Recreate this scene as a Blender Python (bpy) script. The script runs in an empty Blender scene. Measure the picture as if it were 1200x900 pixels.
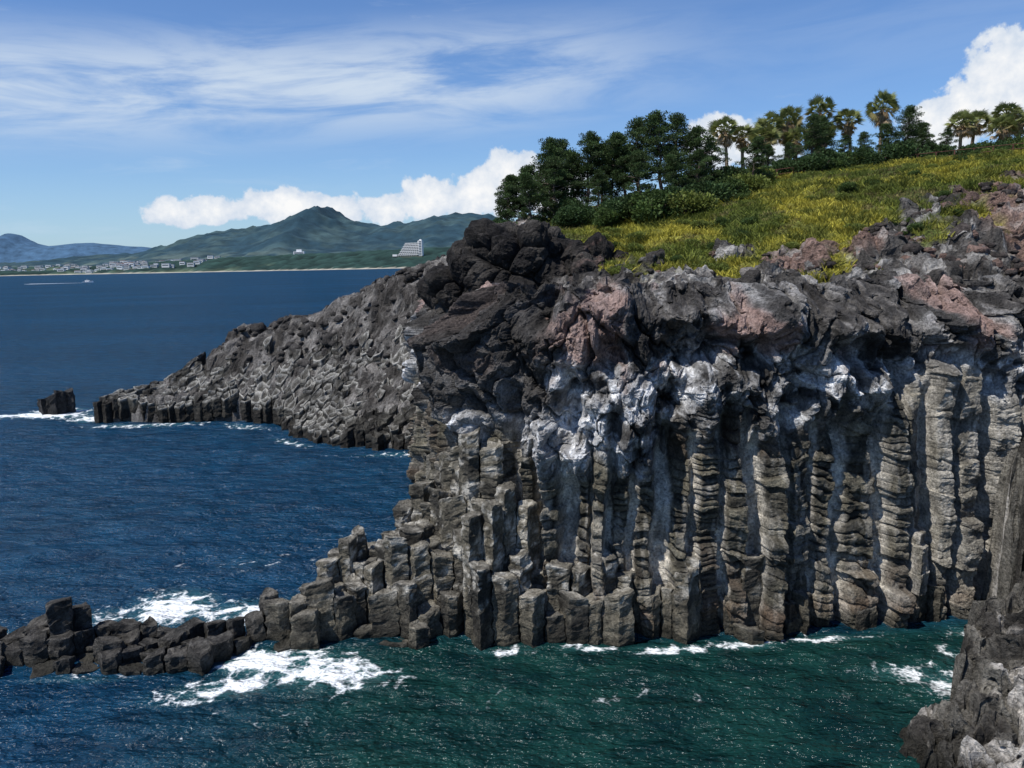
import bpy, math, random
import numpy as np
from mathutils import Matrix, Vector
random.seed(7); rng=np.random.default_rng(7)
scene=bpy.context.scene
# ---------------------------------------------------------------- noise lib
def h3(ix,iy,iz,seed=0):
    n=(ix.astype(np.int64)*73856093 ^ iy.astype(np.int64)*19349663 ^ iz.astype(np.int64)*83492791 ^ (seed*2654435761+12345))&0xffffffff
    n=((n^(n>>16))*0x45d9f3b)&0xffffffff
    n=((n^(n>>16))*0x45d9f3b)&0xffffffff
    n=n^(n>>16)
    return (n&0xffffff)/float(0x1000000)
def vnoise(p,seed=0):
    f=np.floor(p); w=p-f; w=w*w*w*(w*(w*6-15)+10); i=f.astype(np.int64)
    r=0
    for dx in (0,1):
        wx=w[:,0] if dx else 1-w[:,0]
        for dy in (0,1):
            wy=w[:,1] if dy else 1-w[:,1]
            for dz in (0,1):
                wz=w[:,2] if dz else 1-w[:,2]
                r=r+wx*wy*wz*h3(i[:,0]+dx,i[:,1]+dy,i[:,2]+dz,seed)
    return r*2-1
def fbm(p,o=4,seed=0,gain=.5):
    a=1;s=0;t=0
    for k in range(o):
        s=s+a*vnoise(p+k*17.3,seed+k); t+=a; a*=gain; p=p*2.03
    return s/t*1.4
def ridged(p,o=4,seed=0,gain=.5):
    a=1;s=0;t=0
    for k in range(o):
        s=s+a*(1-2*np.abs(vnoise(p+k*11.7,seed+k))); t+=a; a*=gain; p=p*2.07
    return s/t
def worley(p,seed=0):
    f=np.floor(p).astype(np.int64)
    F1=np.full(len(p),9.);F2=np.full(len(p),9.);ID=np.zeros(len(p))
    for dx in(-1,0,1):
        for dy in(-1,0,1):
            for dz in(-1,0,1):
                c=f+np.array([dx,dy,dz])
                q=np.stack([c[:,k]+h3(c[:,0],c[:,1],c[:,2],seed+k) for k in range(3)],1)
                d=np.sqrt(((p-q)**2).sum(1))
                hid=h3(c[:,0],c[:,1],c[:,2],seed+9)
                m=d<F1
                F2=np.where(m,F1,np.minimum(F2,d)); ID=np.where(m,hid,ID); F1=np.where(m,d,F1)
    return F1,F2,ID
def sst(a,b,x):
    t=np.clip((x-a)/(b-a),0,1); return t*t*(3-2*t)
def lerp(a,b,t): return a+(b-a)*t
def C(*c): return np.array(c,float)
# ---------------------------------------------------------------- mesh helpers
def mesh_np(name,V,F,mats,col=None,smooth=True,attrs=None,mi=None):
    me=bpy.data.meshes.new(name)
    F=np.asarray(F); n=F.shape[1]
    me.vertices.add(len(V)); me.vertices.foreach_set('co',np.asarray(V,np.float32).ravel())
    me.loops.add(F.size); me.loops.foreach_set('vertex_index',F.astype(np.int32).ravel())
    me.polygons.add(len(F)); me.polygons.foreach_set('loop_start',np.arange(0,F.size,n,dtype=np.int32))
    me.polygons.foreach_set('loop_total',np.full(len(F),n,np.int32))
    me.polygons.foreach_set('use_smooth',np.full(len(F),bool(smooth)))
    if mi is not None: me.polygons.foreach_set('material_index',np.asarray(mi,np.int32))
    me.update(calc_edges=True)
    for m in (mats if isinstance(mats,(list,tuple)) else [mats]): me.materials.append(m)
    if col is not None:
        a=me.color_attributes.new('Col','FLOAT_COLOR','POINT')
        c=np.ones((len(V),4),np.float32); c[:,:3]=col; a.data.foreach_set('color',c.ravel())
    for k,v in (attrs or {}).items():
        a=me.attributes.new(k,'FLOAT','POINT'); a.data.foreach_set('value',np.asarray(v,np.float32))
    return me
def obj(name,me,loc=(0,0,0),parent=None,rz=0,sc=1):
    o=bpy.data.objects.new(name,me); scene.collection.objects.link(o)
    o.location=loc; o.rotation_euler=(0,0,rz); o.scale=(sc,sc,sc) if not isinstance(sc,tuple) else sc
    if parent: o.parent=parent
    return o
def gridF(nx,ny):
    i,j=np.meshgrid(np.arange(nx-1),np.arange(ny-1),indexing='ij'); a=(i*ny+j).ravel()
    return np.stack([a,a+ny,a+ny+1,a+1],1)
class MB:
    def __init__(s): s.V=[];s.F=[];s.M=[];s.Cc=[];s.n=0
    def add(s,V,F,m=0,c=(.5,.5,.5)):
        V=np.asarray(V,float);F=np.asarray(F)
        s.V.append(V); s.F.append(F+s.n); s.M.append(np.full(len(F),m))
        c=np.asarray(c,float); s.Cc.append(np.broadcast_to(c,(len(V),3)).copy()); s.n+=len(V)
    def box(s,a,b,m=0,c=(.5,.5,.5)):
        x0,y0,z0=a;x1,y1,z1=b
        V=[(x0,y0,z0),(x1,y0,z0),(x1,y1,z0),(x0,y1,z0),(x0,y0,z1),(x1,y0,z1),(x1,y1,z1),(x0,y1,z1)]
        s.add(V,[(0,3,2,1),(4,5,6,7),(0,1,5,4),(1,2,6,5),(2,3,7,6),(3,0,4,7)],m,c)
    def tube(s,P,R,k=7,m=0,c=(.5,.5,.5)):
        P=np.asarray(P,float);n=len(P);T=np.gradient(P,axis=0);T/=np.linalg.norm(T,axis=1,keepdims=True)+1e-9
        up=np.array([0.3,.2,1.]) if abs(T[0][2])<.8 else np.array([1.,.1,0])
        A=np.cross(T,up);A/=np.linalg.norm(A,axis=1,keepdims=True);B=np.cross(T,A)
        an=np.arange(k)*2*np.pi/k
        V=P[:,None]+np.asarray(R)[:,None,None]*(np.cos(an)[None,:,None]*A[:,None]+np.sin(an)[None,:,None]*B[:,None])
        F=[(i*k+j,i*k+(j+1)%k,(i+1)*k+(j+1)%k,(i+1)*k+j) for i in range(n-1) for j in range(k)]
        s.add(V.reshape(-1,3),F,m,c)
    def mesh(s,name,mats,smooth=False):
        return mesh_np(name,np.concatenate(s.V),np.concatenate(s.F),mats,np.concatenate(s.Cc),smooth,mi=np.concatenate(s.M))
# ---------------------------------------------------------------- materials
class NT:
    def __init__(s,tree): s.t=tree;s.n=tree.nodes;s.l=tree.links
    def N(s,ty,**k):
        n=s.n.new(ty)
        for a,b in k.items(): setattr(n,a,b)
        return n
    def set(s,sock,v):
        if isinstance(v,bpy.types.NodeSocket): s.l.new(v,sock)
        else: sock.default_value=v
    def math(s,op,a,b=0,c=None,clamp=False):
        n=s.N('ShaderNodeMath',operation=op); n.use_clamp=clamp
        s.set(n.inputs[0],a); s.set(n.inputs[1],b)
        if c is not None: s.set(n.inputs[2],c)
        return n.outputs[0]
    def mr(s,v,a,b,c=0,d=1,smooth=False):
        n=s.N('ShaderNodeMapRange'); n.interpolation_type='SMOOTHSTEP' if smooth else 'LINEAR'
        for k,x in zip((0,1,2,3,4),(v,a,b,c,d)): s.set(n.inputs[k],x)
        return n.outputs[0]
    def mix(s,f,a,b,bt='MIX'):
        n=s.N('ShaderNodeMix',data_type='RGBA',blend_type=bt); s.set(n.inputs[0],f)
        for k,x in ((6,a),(7,b)):
            if isinstance(x,tuple) and len(x)==3: x=(*x,1)
            s.set(n.inputs[k],x)
        return n.outputs[2]
    def noise(s,vec,scale,detail=4,rough=.55,dist=0):
        n=s.N('ShaderNodeTexNoise'); s.set(n.inputs['Vector'],vec); n.inputs['Scale'].default_value=scale
        n.inputs['Detail'].default_value=detail;n.inputs['Roughness'].default_value=rough;n.inputs['Distortion'].default_value=dist
        return n.outputs[0]
    def voro(s,vec,scale,feat='F1'):
        n=s.N('ShaderNodeTexVoronoi',feature=feat); s.set(n.inputs['Vector'],vec); n.inputs['Scale'].default_value=scale
        return n.outputs[0]
    def mapping(s,vec,scale=(1,1,1),rot=(0,0,0)):
        n=s.N('ShaderNodeMapping'); s.set(n.inputs[0],vec); n.inputs['Scale'].default_value=scale; n.inputs['Rotation'].default_value=rot
        return n.outputs[0]
    def bump(s,h,strength=1,dist=.1,normal=None):
        n=s.N('ShaderNodeBump'); n.inputs['Strength'].default_value=strength;n.inputs['Distance'].default_value=dist
        s.l.new(h,n.inputs['Height'])
        if normal is not None: s.l.new(normal,n.inputs['Normal'])
        return n.outputs[0]
def newmat(name):
    m=bpy.data.materials.new(name);m.use_nodes=True;t=NT(m.node_tree);p=m.node_tree.nodes['Principled BSDF']
    co=t.N('ShaderNodeTexCoord').outputs['Object']
    return m,t,p,co
def rock_mat(name,s1=1.,bumpd=.12,var=.75,spec=.2):
    m,t,p,co=newmat(name)
    a=t.N('ShaderNodeAttribute',attribute_name='Col').outputs['Color']
    n1=t.noise(co,1.1*s1,3,.65); n2=t.noise(co,5*s1,4,.72)
    f=t.math('MULTIPLY',t.mr(n1,.3,.7,1-var*.6,1+var*.6),t.mr(n2,.32,.68,1-var*.75,1+var*.85))
    g=t.N('ShaderNodeCombineColor'); [t.set(g.inputs[k],f) for k in range(3)]
    c=t.mix(1.0,a,g.outputs[0],'MULTIPLY')
    t.l.new(c,p.inputs['Base Color']); p.inputs['Roughness'].default_value=.88; p.inputs['Specular IOR Level'].default_value=spec
    t.l.new(t.bump(n2,1.0,bumpd*1.5),p.inputs['Normal'])
    return m
M_rock=rock_mat('basalt_rock',1.,.2); M_col=rock_mat('basalt_column_rock',1.3,.13,.75)
def attr_mat(name,rough=.7,var=.3,scale=3,trans=0.,bumpd=0):
    m,t,p,co=newmat(name)
    a=t.N('ShaderNodeAttribute',attribute_name='Col').outputs['Color']
    n=t.noise(co,scale,3,.6); f=t.mr(n,.3,.7,1-var,1+var)
    g=t.N('ShaderNodeCombineColor'); [t.set(g.inputs[k],f) for k in range(3)]
    c=t.mix(1.0,a,g.outputs[0],'MULTIPLY'); t.l.new(c,p.inputs['Base Color'])
    p.inputs['Roughness'].default_value=rough; p.inputs['Specular IOR Level'].default_value=.15
    if bumpd: t.l.new(t.bump(n,1,bumpd),p.inputs['Normal'])
    if trans:
        tr=t.N('ShaderNodeBsdfTranslucent'); t.l.new(c,tr.inputs[0]); mx=t.N('ShaderNodeMixShader'); mx.inputs[0].default_value=trans
        t.l.new(p.outputs[0],mx.inputs[1]); t.l.new(tr.outputs[0],mx.inputs[2]); t.l.new(mx.outputs[0],t.n['Material Output'].inputs[0])
    return m
M_leaf=attr_mat('needle_foliage',.6,.25,.8,.25); M_bark=attr_mat('tree_bark',.9,.4,5,0,.05)
M_grass=attr_mat('grass_blades',.8,.25,.5,.3); M_far=attr_mat('distant_land',1,.3,.012)
M_paint=attr_mat('painted_surface',.6,.06,.3)
m,t,p,co=newmat('window_glass'); t.l.new(t.mix(t.noise(co,.2),(.02,.03,.04),(.06,.08,.1)),p.inputs['Base Color']); p.inputs['Roughness'].default_value=.15; M_glass=m
# ---------------------------------------------------------------- terrain function
ctl=np.array([(-3,52,16.5),(3,51,18.),(10,50.5,18.8),(18,51,18.4),(25,52,18.),(31,53,18.2),(45,54,19.5),(5,58,19.6),(-1,60,18.),(15,60,20.8),(15,64,22.2),(25,60,22.4),(37,62,25.8),(32,57,22),
 (45,64,27.5),(8,80,25.2),(15,78,25.8),(24,95,29.8),(57,95,32.2),(40,80,29.8),(52,76,30.6),(32,72,27.3),(24,130,31.5),(60,140,33),(45,108,31.6),(32,108,31),(0,85,25.2),(18,86,27.7),(-3,80,23),(0,120,25),(-5,108,23),
 (8,68,22.6),(18,68,23.6),(60,62,28),(90,80,33),(120,150,34),(0,250,18),(80,250,28),(130,60,29),(130,250,29),
 (-16,118,20.2),(-25,122,16.6),(-34,126,13.9),(-42,128,13.),(-52,126,5.2),(-60,121,2.),(-58,119,1.6),(-46,118,1.8),(-37,116,1.2),(-30,110,.6),(-22,101,.5),(-10,96,.8),(-10,105,8.5),(-16,110,9.),(-24,113,6.8),(-35,120,6.8),(-44,122,5.6),(-20,106,4.5),
 (-5,100,14),(-6,75,15),(-8,88,12),(-50,136,1),(-30,142,2),(0,170,10)],float)
D=np.linalg.norm(ctl[:,None,:2]-ctl[None,:,:2],axis=2); A=np.ones((len(ctl)+1,)*2); A[:-1,:-1]=D; A[-1,-1]=0
W=np.linalg.solve(A,np.append(ctl[:,2],0))
def rbf(x,y):
    x=np.asarray(x,float).ravel();y=np.asarray(y,float).ravel(); r=np.full(len(x),W[-1])
    for (cx,cy,_),w in zip(ctl,W[:-1]): r+=w*np.hypot(x-cx,y-cy)
    return r
poly=[(-2.2,54.5),(0,52.3),(3,51),(14,50),(27,52),(36,52.5),(60,50),(150,50),(150,260),(-5,260),(-8,160),(-20,141),(-50,133),(-62,124),(-60.5,120),(-46,118.6),(-37,116.6),(-32,114),(-28,107),(-24,102.5),(-16,98),(-10,96.2),(-7.5,85),(-5.5,72),(-3.4,62)]
def sdpoly(x,y,poly):
    d=np.full(len(x),1e9);ins=np.zeros(len(x),bool)
    for (ax,ay),(bx,by) in zip(poly,poly[1:]+poly[:1]):
        ex,ey=bx-ax,by-ay; t=np.clip(((x-ax)*ex+(y-ay)*ey)/(ex*ex+ey*ey),0,1)
        d=np.minimum(d,np.hypot(x-ax-t*ex,y-ay-t*ey))
        c=((ay>y)!=(by>y)); xi=ax+(y-ay)*ex/(ey if abs(ey)>1e-9 else 1e-9); ins^=(c&(x<xi))
    return np.where(ins,d,-d)
def gmask(x,y):
    e=np.interp(x,[0,5,9,15,25,32,37,50,90],[84,70,60.5,60,60.5,62.5,65,62,60])
    P=np.stack([x*.3,y*.3,x*0],1)
    return sst(-1.2,1.2,y-e+7*fbm(P,4,3,.6))*sst(1,5,x)
def axis(segs):
    out=[]
    for a,b,st in segs: out.append(np.arange(a,b,st))
    return np.concatenate(out+[[segs[-1][1]]])
xs=axis([(-66,-8,.3),(-8,42,.15),(42,80,.6),(80,150,3)]); ys=axis([(49,68,.15),(68,142,.36),(142,260,3)])
X,Y=np.meshgrid(xs,ys,indexing='ij'); x=X.ravel();y=Y.ravel()
z=rbf(x,y); sd=sdpoly(x,y,poly); P=np.stack([x,y,z],1)
g=gmask(x,y); rock=1-g
F1,F2,ID=worley(P*.42+.3*fbm(P*.3,2,5)[:,None],2)
F1b,F2b,IDb=worley(P*1.3,4)
near=sst(-12,-4,x)
amp=rock*lerp(.8,1.,near)*sst(-1,3,z)
rg=ridged(P*.3,5,8,.6);rg2=ridged(P*1.4,4,9,.6)
z2=z+amp*(1.3*(.55-F1)+.9*(ID-.5)+.45*(.5-F1b)+.35*(IDb-.5)+1.*rg+.4*rg2)-.3*amp
z2+=g*(.45*fbm(P*.3,3,12)+.15*fbm(P*1.5,2,13))
z2=lerp(-4,z2,sst(-.3,1.3,sd))
Q=np.stack([x+amp*.7*fbm(P*.8,4,21),y+amp*.7*fbm(P*.8,4,22),z2],1)
n1=fbm(P*.13,4,31);n2=fbm(P*.5,4,32);n3=fbm(P*1.2,3,33)
red=sst(.0,.45,n1+.4*n2+.45*sst(20,34,x)-.1)*near
dark=C(.040,.036,.032);grey=C(.14,.13,.12);redc=C(.20,.125,.098);light=C(.38,.36,.33)
c=lerp(dark,grey,sst(-.5,.7,n2)[:,None]); c=lerp(c,redc,(red*.75)[:,None]); c=lerp(c,light,(sst(.2,.5,n3+.3*n2)*.6*(1-red*.4)*(.4+.6*near))[:,None])
c=c*(.55+.65*sst(-.5,.5,rg2+.4*rg))[:,None]
gc=lerp(C(.07,.09,.02),C(.22,.21,.04),sst(-.4,.5,fbm(P*.2,4,41))[:,None])
c=lerp(c,gc,g[:,None])
obj('headland_terrain',mesh_np('headland_terrain',Q,gridF(len(xs),len(ys)),M_rock,c,smooth=False))
def ground(x,y): return float(rbf([x],[y])[0])
# ---------------------------------------------------------------- main cliff face sheet
path=np.array([(-9.5,97),(-8.4,88),(-6.6,75),(-4.9,63),(-3.9,56),(-2.6,51.8),(1,49.4),(7,48.3),(14,48.2),(20,48.8),(27,50),(33,50.5),(40,49.5),(60,47.5),(100,46)],float)
for _ in range(3):
    q=[path[0]]
    for a,b in zip(path[:-1],path[1:]): q+= [a*.75+b*.25,a*.25+b*.75]
    path=np.array(q+[path[-1]])
L=np.concatenate([[0],np.cumsum(np.hypot(*np.diff(path,axis=0).T))])
ih=np.argmin(np.abs(path[:,1]-58)+np.abs(path[:,0]+4)); s0=L[ih]; i2=np.argmin(np.abs(path[:,0]-38)); s1=L[i2]
S=axis([(0,s0,.35),(s0,s1,.055),(s1,L[-1],.4)])
px=np.interp(S,L,path[:,0]);py=np.interp(S,L,path[:,1])
tx=np.gradient(px,S);ty=np.gradient(py,S);k=np.ones(25)/25
nx=np.convolve(np.pad(ty,12,'edge'),k,'valid');ny=np.convolve(np.pad(-tx,12,'edge'),k,'valid'); nn=np.hypot(nx,ny);nx/=nn;ny/=nn
Z=np.arange(-1.5,20.3,.06); ns,nz=len(S),len(Z)
SS,ZZ=np.meshgrid(S,Z,indexing='ij'); s=SS.ravel();z=ZZ.ravel()
x0=np.repeat(px,nz);y0=np.repeat(py,nz);NX=np.repeat(nx,nz);NY=np.repeat(ny,nz)
P=np.stack([x0,y0,z],1)
cs=[0.]
while cs[-1]<L[-1]: cs.append(cs[-1]+random.uniform(1.05,2.45))
cs=np.array(cs);nc=len(cs);bd=(cs[1:]+cs[:-1])/2
lean=.42*fbm(np.stack([s*.25,z*.16,z*0],1),3,51)+.07*fbm(P*1.4,2,53)
sw=s+lean; ci=np.searchsorted(bd,sw); gap=np.minimum(np.diff(cs,prepend=cs[0]-1.7),np.diff(cs,append=cs[-1]+1.7))
r=(gap*.5*rng.uniform(.72,1.08,nc))[ci]; u=(sw-cs[ci])/r
Dp=rng.uniform(.45,1.6,nc)[ci]; til=rng.uniform(-.4,.4,nc)[ci]; hd=rng.uniform(.28,.8,nc)[ci]; ph=rng.uniform(0,9,nc)[ci]
gstr=rng.uniform(.05,1.5,nc)[ci]*(.4+.9*sst(-.4,.4,fbm(P*.45,2,54)))
zz=z/hd+ph+.85*fbm(P*.8,3,52)+.3*u*til; di=np.floor(zz); fr=zz-di
edge=np.minimum(fr,1-fr); groove=np.exp(-(edge/.12)**2)*gstr
dr=h3(ci.astype(np.int64),di.astype(np.int64),ci*0,5)-.5
di2=np.floor(z/2.3+ph*3+.3*fbm(P*.5,2,59)); dr2=h3(ci.astype(np.int64),di2.astype(np.int64),ci*0,15)-.5
smooth_r=sst(21,26,x0)
uu=np.abs(u+.3*dr2)*(1+.10*groove*(1-.6*smooth_r)-.28*dr*(1-.7*smooth_r))
prof=np.clip((1.03-uu)/.42,0,1)
br=rng.uniform(1.8,6.,nc); br[rng.random(nc)<.18]=-3; br=br[ci]
dcol=prof*(Dp*(1+til*u)-.20*groove*(1-.6*smooth_r)+.34*dr*(1-.7*smooth_r)+.85*dr2)+.85*sst(.05,-.1,z-br-.3*h3(ci,ci*0,ci*0,3))*np.clip(prof*1.5,0,1)
dcol=dcol+.15*(h3(ci,ci*0,ci*0,12)-.5)+(1-np.clip(prof*2,0,1))*.25*sst(6,2,z)+.35*fbm(P*.4,3,56)
Tz=np.interp(x0,[-5,0,6,12,18,22,27,40],[12.,11.7,10.4,10.6,11.6,13,14.8,15.5])+1.8*fbm(np.stack([s*.5,s*0,s*0],1),3,60)+.5*(h3(ci,ci*0,ci*0,8)-.5)*5
wu=sst(-.7,1.3,z-Tz)
Pw=P+.9*np.stack([fbm(P*.5,3,61),fbm(P*.5,3,62),fbm(P*.5,3,63)],1)
B1=fbm(Pw*np.array([.3,.3,.2]),3,64);F1,F2,ID=worley(Pw*np.array([.42,.42,.27]),65)
F1b,F2b,IDb=worley(Pw*np.array([1.2,1.2,.8]),66)
rgA=ridged(Pw*np.array([.7,.7,.45]),5,67,.6);rgB=ridged(P*2.2,4,68,.6)
crack=np.exp(-(F2-F1)/.06)*.5+np.exp(-(F2b-F1b)/.08)*.1
dup=.85+1.7*B1+1.3*(.6-F1)+1.5*(ID-.5)+.35*(.5-F1b)+.35*(IDb-.5)+.6*rgA+.12*rgB-crack+.45*prof*sst(6,0,z-Tz)
d=lerp(dcol,dup,wu)
def cave(cx,cz,rx,rz,dep): return dep*np.exp(-(np.abs((x0-cx+.7*B1)/rx)**3)-(np.abs((z-cz+.5*rgA)/rz)**3))
vis=(y0<57)
caves=[(9.2,12.2,.95,3.2,2.6),(10.8,17.0,1.8,1.3,3.),(3.5,14,.5,2.2,1.2),(16.5,13.5,.8,2.,1.9),(-.2,12.5,.5,2.2,.9),(22.3,15.2,.8,1.6,1.8),(14.5,16.5,1.3,1.1,2.2),(6,16.4,1.,.9,1.8),(19.5,16.6,1.3,.9,2.),(12.6,12.6,.5,1.8,1.3),(26,16.4,1.2,.8,1.5),(6.2,12.2,.45,1.6,1.2),(19.3,12.6,.5,1.6,1.3)]
d-=vis*sum(cave(*q) for q in caves)
d+=vis*np.exp(-((x0+2.6)/1.8)**2)*sst(12.5,14.5,z)*1.2
d+=.06*ridged(P*3,3,70)+.08*fbm(P*1.3,3,71)
topz=np.interp(x0,[-5,2,10,20,28,40],[16.6,17.6,18.2,17.6,17.,17.4])+1.1*fbm(np.stack([s*.4,s*0,s*0],1),3,73)
d-=sst(0,1,(z-topz)/2.5)*2.6+np.maximum(0,z-topz-1.0)*1.0
Q=np.stack([x0+NX*d,y0+NY*d,z],1)
Q[:,2]+=wu*(.4*fbm(P*.9,4,72)+.25*rgA)
n1=fbm(P*.22,4,81);n2=fbm(P*.8,4,82);n3=fbm(P*np.array([2.2,2.2,.5]),3,83);n4=fbm(P*3,3,84)
cd=lerp(C(.040,.037,.029),C(.145,.13,.095),sst(-.6,.8,n2+dr+.6*dr2)[:,None])*(1-.45*np.clip(groove,0,1))[:,None]
cd=lerp(cd,C(.11,.082,.062),(sst(.1,.5,fbm(P*.35,3,87))*.5)[:,None])
cl=lerp(C(.27,.25,.215),C(.54,.50,.43),sst(-.4,.4,n3+.4*n2+.35*sst(7,3,z))[:,None])
ccol=lerp(cl,cd,(sst(.3,.8,prof+.4*n2+.3*n3)*(1-.35*smooth_r))[:,None])
ccol=lerp(ccol,cl*.75,(sst(.05,.45,n3+.5*n1)*.7*(smooth_r*.5+.5))[:,None])
cu=lerp(C(.075,.072,.068),C(.25,.245,.24),sst(-.4,.4,n1+.6*n2)[:,None])
cu=lerp(cu,C(.54,.54,.54),(sst(-.1,.25,n2+.5*n4)*sst(-.5,.25,n1+.2)*.9)[:,None])
cu=lerp(cu,C(.030,.028,.026),sst(.15,.5,n1*-.6-.6*n2+.4*n4)[:,None])
cu=cu*(.5+.7*sst(-.5,.35,rgA))[:,None]
tp=sst(15.4,17.6,z+1.8*n2+1.2*n1)
cu=lerp(cu,lerp(C(.034,.031,.029),C(.15,.138,.125),sst(-.4,.6,n4+n2)[:,None]),(tp*.7)[:,None])
cu=lerp(cu,C(.27,.175,.145),(tp*sst(-.05,.3,n1+.35*n2)*.75)[:,None])
dk=vis*sst(3.6,1.6,x0+.9*n2)*sst(12.2,13.4,z+n2)
cu=lerp(cu,C(.040,.036,.032),(dk*.85)[:,None])
c=lerp(ccol,cu,wu[:,None])
wet=sst(1.3,.1,z+.4*n2); c=lerp(c,C(.03,.028,.02),(wet*.8)[:,None])
c=lerp(c,C(.14,.085,.05),(np.exp(-((z-1.3)/.5)**2)*.4)[:,None])
obj('basalt_cliff',mesh_np('basalt_cliff',Q,gridF(ns,nz),M_col,c,smooth=False))
# ---------------------------------------------------------------- hexagonal columns
def prisms(name,w,cells_fn,seed,bounds,zstep=.16,colf=None,rough=1.,mat=M_col,depth=99,k=3,cup=.07,jit=.2,tilt=.14,slope=None):
    V=[];F=[];CC=[];n=0
    x0,x1,y0,y1=bounds; R=w/math.sqrt(3)
    rs=np.random.default_rng(seed)
    for j in range(int(y0/(w*.866)),int(y1/(w*.866))+1):
        for i in range(int(x0/w)-1,int(x1/w)+1):
            cx=w*(i+.5*(j%2));cy=w*.866*j
            H=cells_fn(cx,cy,rs)
            if H is None: continue
            cor=[]
            for a in range(6):
                an=math.radians(30+60*a);vx=cx+R*math.cos(an);vy=cy+R*math.sin(an)
                kx,ky=int(round(vx*50)),int(round(vy*50))
                rr=random.Random(kx*7919+ky*104729+seed)
                cor.append((vx+rr.uniform(-jit,jit)*w,vy+rr.uniform(-jit,jit)*w))
            cor=np.array(cor);ce=cor.mean(0);cor=ce+(cor-ce)*rs.uniform(.86,1.02)
            ring=[]
            for a in range(6):
                p0,p1=cor[a],cor[(a+1)%6]
                for q in range(k):
                    f=q/k; pt=p0*(1-f)+p1*f
                    ring.append(pt)
            ring=np.array(ring);m=len(ring)
            zb=max(-1.2,H-depth); nzr=max(3,int((H-zb)/zstep)); zs=np.linspace(zb,H,nzr)
            hd=rs.uniform(.4,1.1);ph=rs.uniform(0,5);tl=rs.uniform(-tilt,tilt,2)
            if slope is not None: tl=tl+np.array(slope(cx,cy))
            zzz=zs/hd+ph;fr=zzz-np.floor(zzz);ed=np.minimum(fr,1-fr);gr=np.exp(-(ed/.13)**2)
            dj=h3(np.floor(zzz).astype(int),np.full(nzr,i+50),np.full(nzr,j),3)-.5
            sc=1-.07*gr+.12*dj
            sc=np.append(sc,[sc[-1]*.88,.5]); zs2=np.append(zs,[H+.06,H+.06-cup])
            PV=np.zeros((len(zs2),m,3)); PV[:,:,:2]=ce+(ring-ce)[None]*sc[:,None,None]
            PV[:,:,2]=zs2[:,None]+((ring-ce)@tl)[None,:]*(sst(H-2,H,zs2)[:,None]*sc[:,None])
            PV=PV.reshape(-1,3); PV=np.vstack([PV,[[ce[0],ce[1],H+.04-cup*1.2]]])
            nr=len(zs2)
            topf=np.zeros(len(PV)); topf[(nr-1)*m:]=1; topf[(nr-3)*m:(nr-1)*m]=.5
            for a in range(nr-1):
                b=a*m
                for q in range(m): F.append((n+b+q,n+b+(q+1)%m,n+b+m+(q+1)%m,n+b+m+q))
            b=(nr-1)*m
            for q in range(0,m,2): F.append((n+b+q,n+b+(q+1)%m,n+b+(q+2)%m,n+len(PV)-1))
            V.append(PV);n+=len(PV); CC.append(np.stack([topf,np.full(len(PV),rs.random())],1))
    V=np.concatenate(V);CC=np.concatenate(CC)
    V=V+.10*rough*np.stack([fbm(V*1.6,3,91),fbm(V*1.6,3,92),.9*fbm(V*1.6,3,93)],1)+.05*np.stack([fbm(V*5,2,94),fbm(V*5,2,95),fbm(V*5,2,96)],1)
    c=colf(V,CC[:,0],CC[:,1])
    return obj(name,mesh_np(name,V,np.array(F),mat,c,smooth=False))
yfx=[-36,-28,-20,-17,-15.8,-13,-10,-3,3,6,10,18,28,40];yfy=[43.6,43.8,43.5,44.0,46.0,46.2,46.5,46.2,46.0,45.5,45.9,46.7,48.4,48]
rx=[-36,-29,-27,-25,-24,-20,-16,-14.5,-12.5,-10.5,-7.5,-5.5,-4.,-2,0];rh=[.6,.8,2.2,1.5,.8,.7,.9,1.8,3.2,4.3,5.6,7.2,9.0,9.8,9.5]
def steps(cx,cy,rs):
    jit=rs.random();j2=rs.random();j3=rs.random()
    yf=np.interp(cx,yfx,yfy)+.7*math.sin(cx*1.1)*(.6 if cx>-15 else .4)+(j3-.5)*.9
    if cx<-34 or cx>31 or cy<yf: return None
    if cx<-3.2:
        yb=np.interp(cx,[-36,-24,-15,-12,-8,-4],[47.6,48.4,48.4,50,53,56])
        if cy>yb: return None
        H=min(np.interp(cx,rx,rh),(.3 if cx<-15 else .7)+(cy-yf)*(2.0 if cx>-14 else .9)) 
        H+= (jit-.5)*(.9 if cx<-15 else 2.3)
        if cx<-17 and j2>.94: H+=1.2
        if cx<-17 and j2<.10: H=.1
        return max(.1,H)
    fy=np.interp(cx,[-3,0,6,14,20,27,33],[50.5,49.2,47.6,47.3,47.8,49.,49.5])
    if cy>fy: return None
    if cx>10 and j2<.4: return None
    H=.1+(cy-yf)*1.7+(jit)*2.3
    if cx<2: H+=(2-cx)*.9
    return H
def col_steps(V,top,r):
    n2=fbm(V*.8,4,101);n3=fbm(V*2.5,3,102);z=V[:,2]
    c=lerp(C(.038,.035,.029),C(.135,.12,.09),sst(-.7,.7,n2+(r-.5)*1.3)[:,None])
    c=lerp(c,C(.50,.47,.41),(sst(.05,.45,n3+.5*n2-.05)*sst(1.8,3.5,z)*.75)[:,None])
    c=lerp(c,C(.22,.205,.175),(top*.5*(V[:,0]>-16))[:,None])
    low=sst(-13,-16,V[:,0]); c=lerp(c,lerp(C(.028,.027,.026),C(.075,.07,.064),sst(-.5,.6,n3)[:,None]),(low*.85)[:,None])
    c=lerp(c,C(.022,.021,.016),(sst(.9,.1,z+.4*n2)*.8)[:,None])
    return c
prisms('basalt_column_steps',1.3,steps,11,(-36,32,43,57),.15,col_steps,1.1,jit=.24,tilt=.3)
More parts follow.
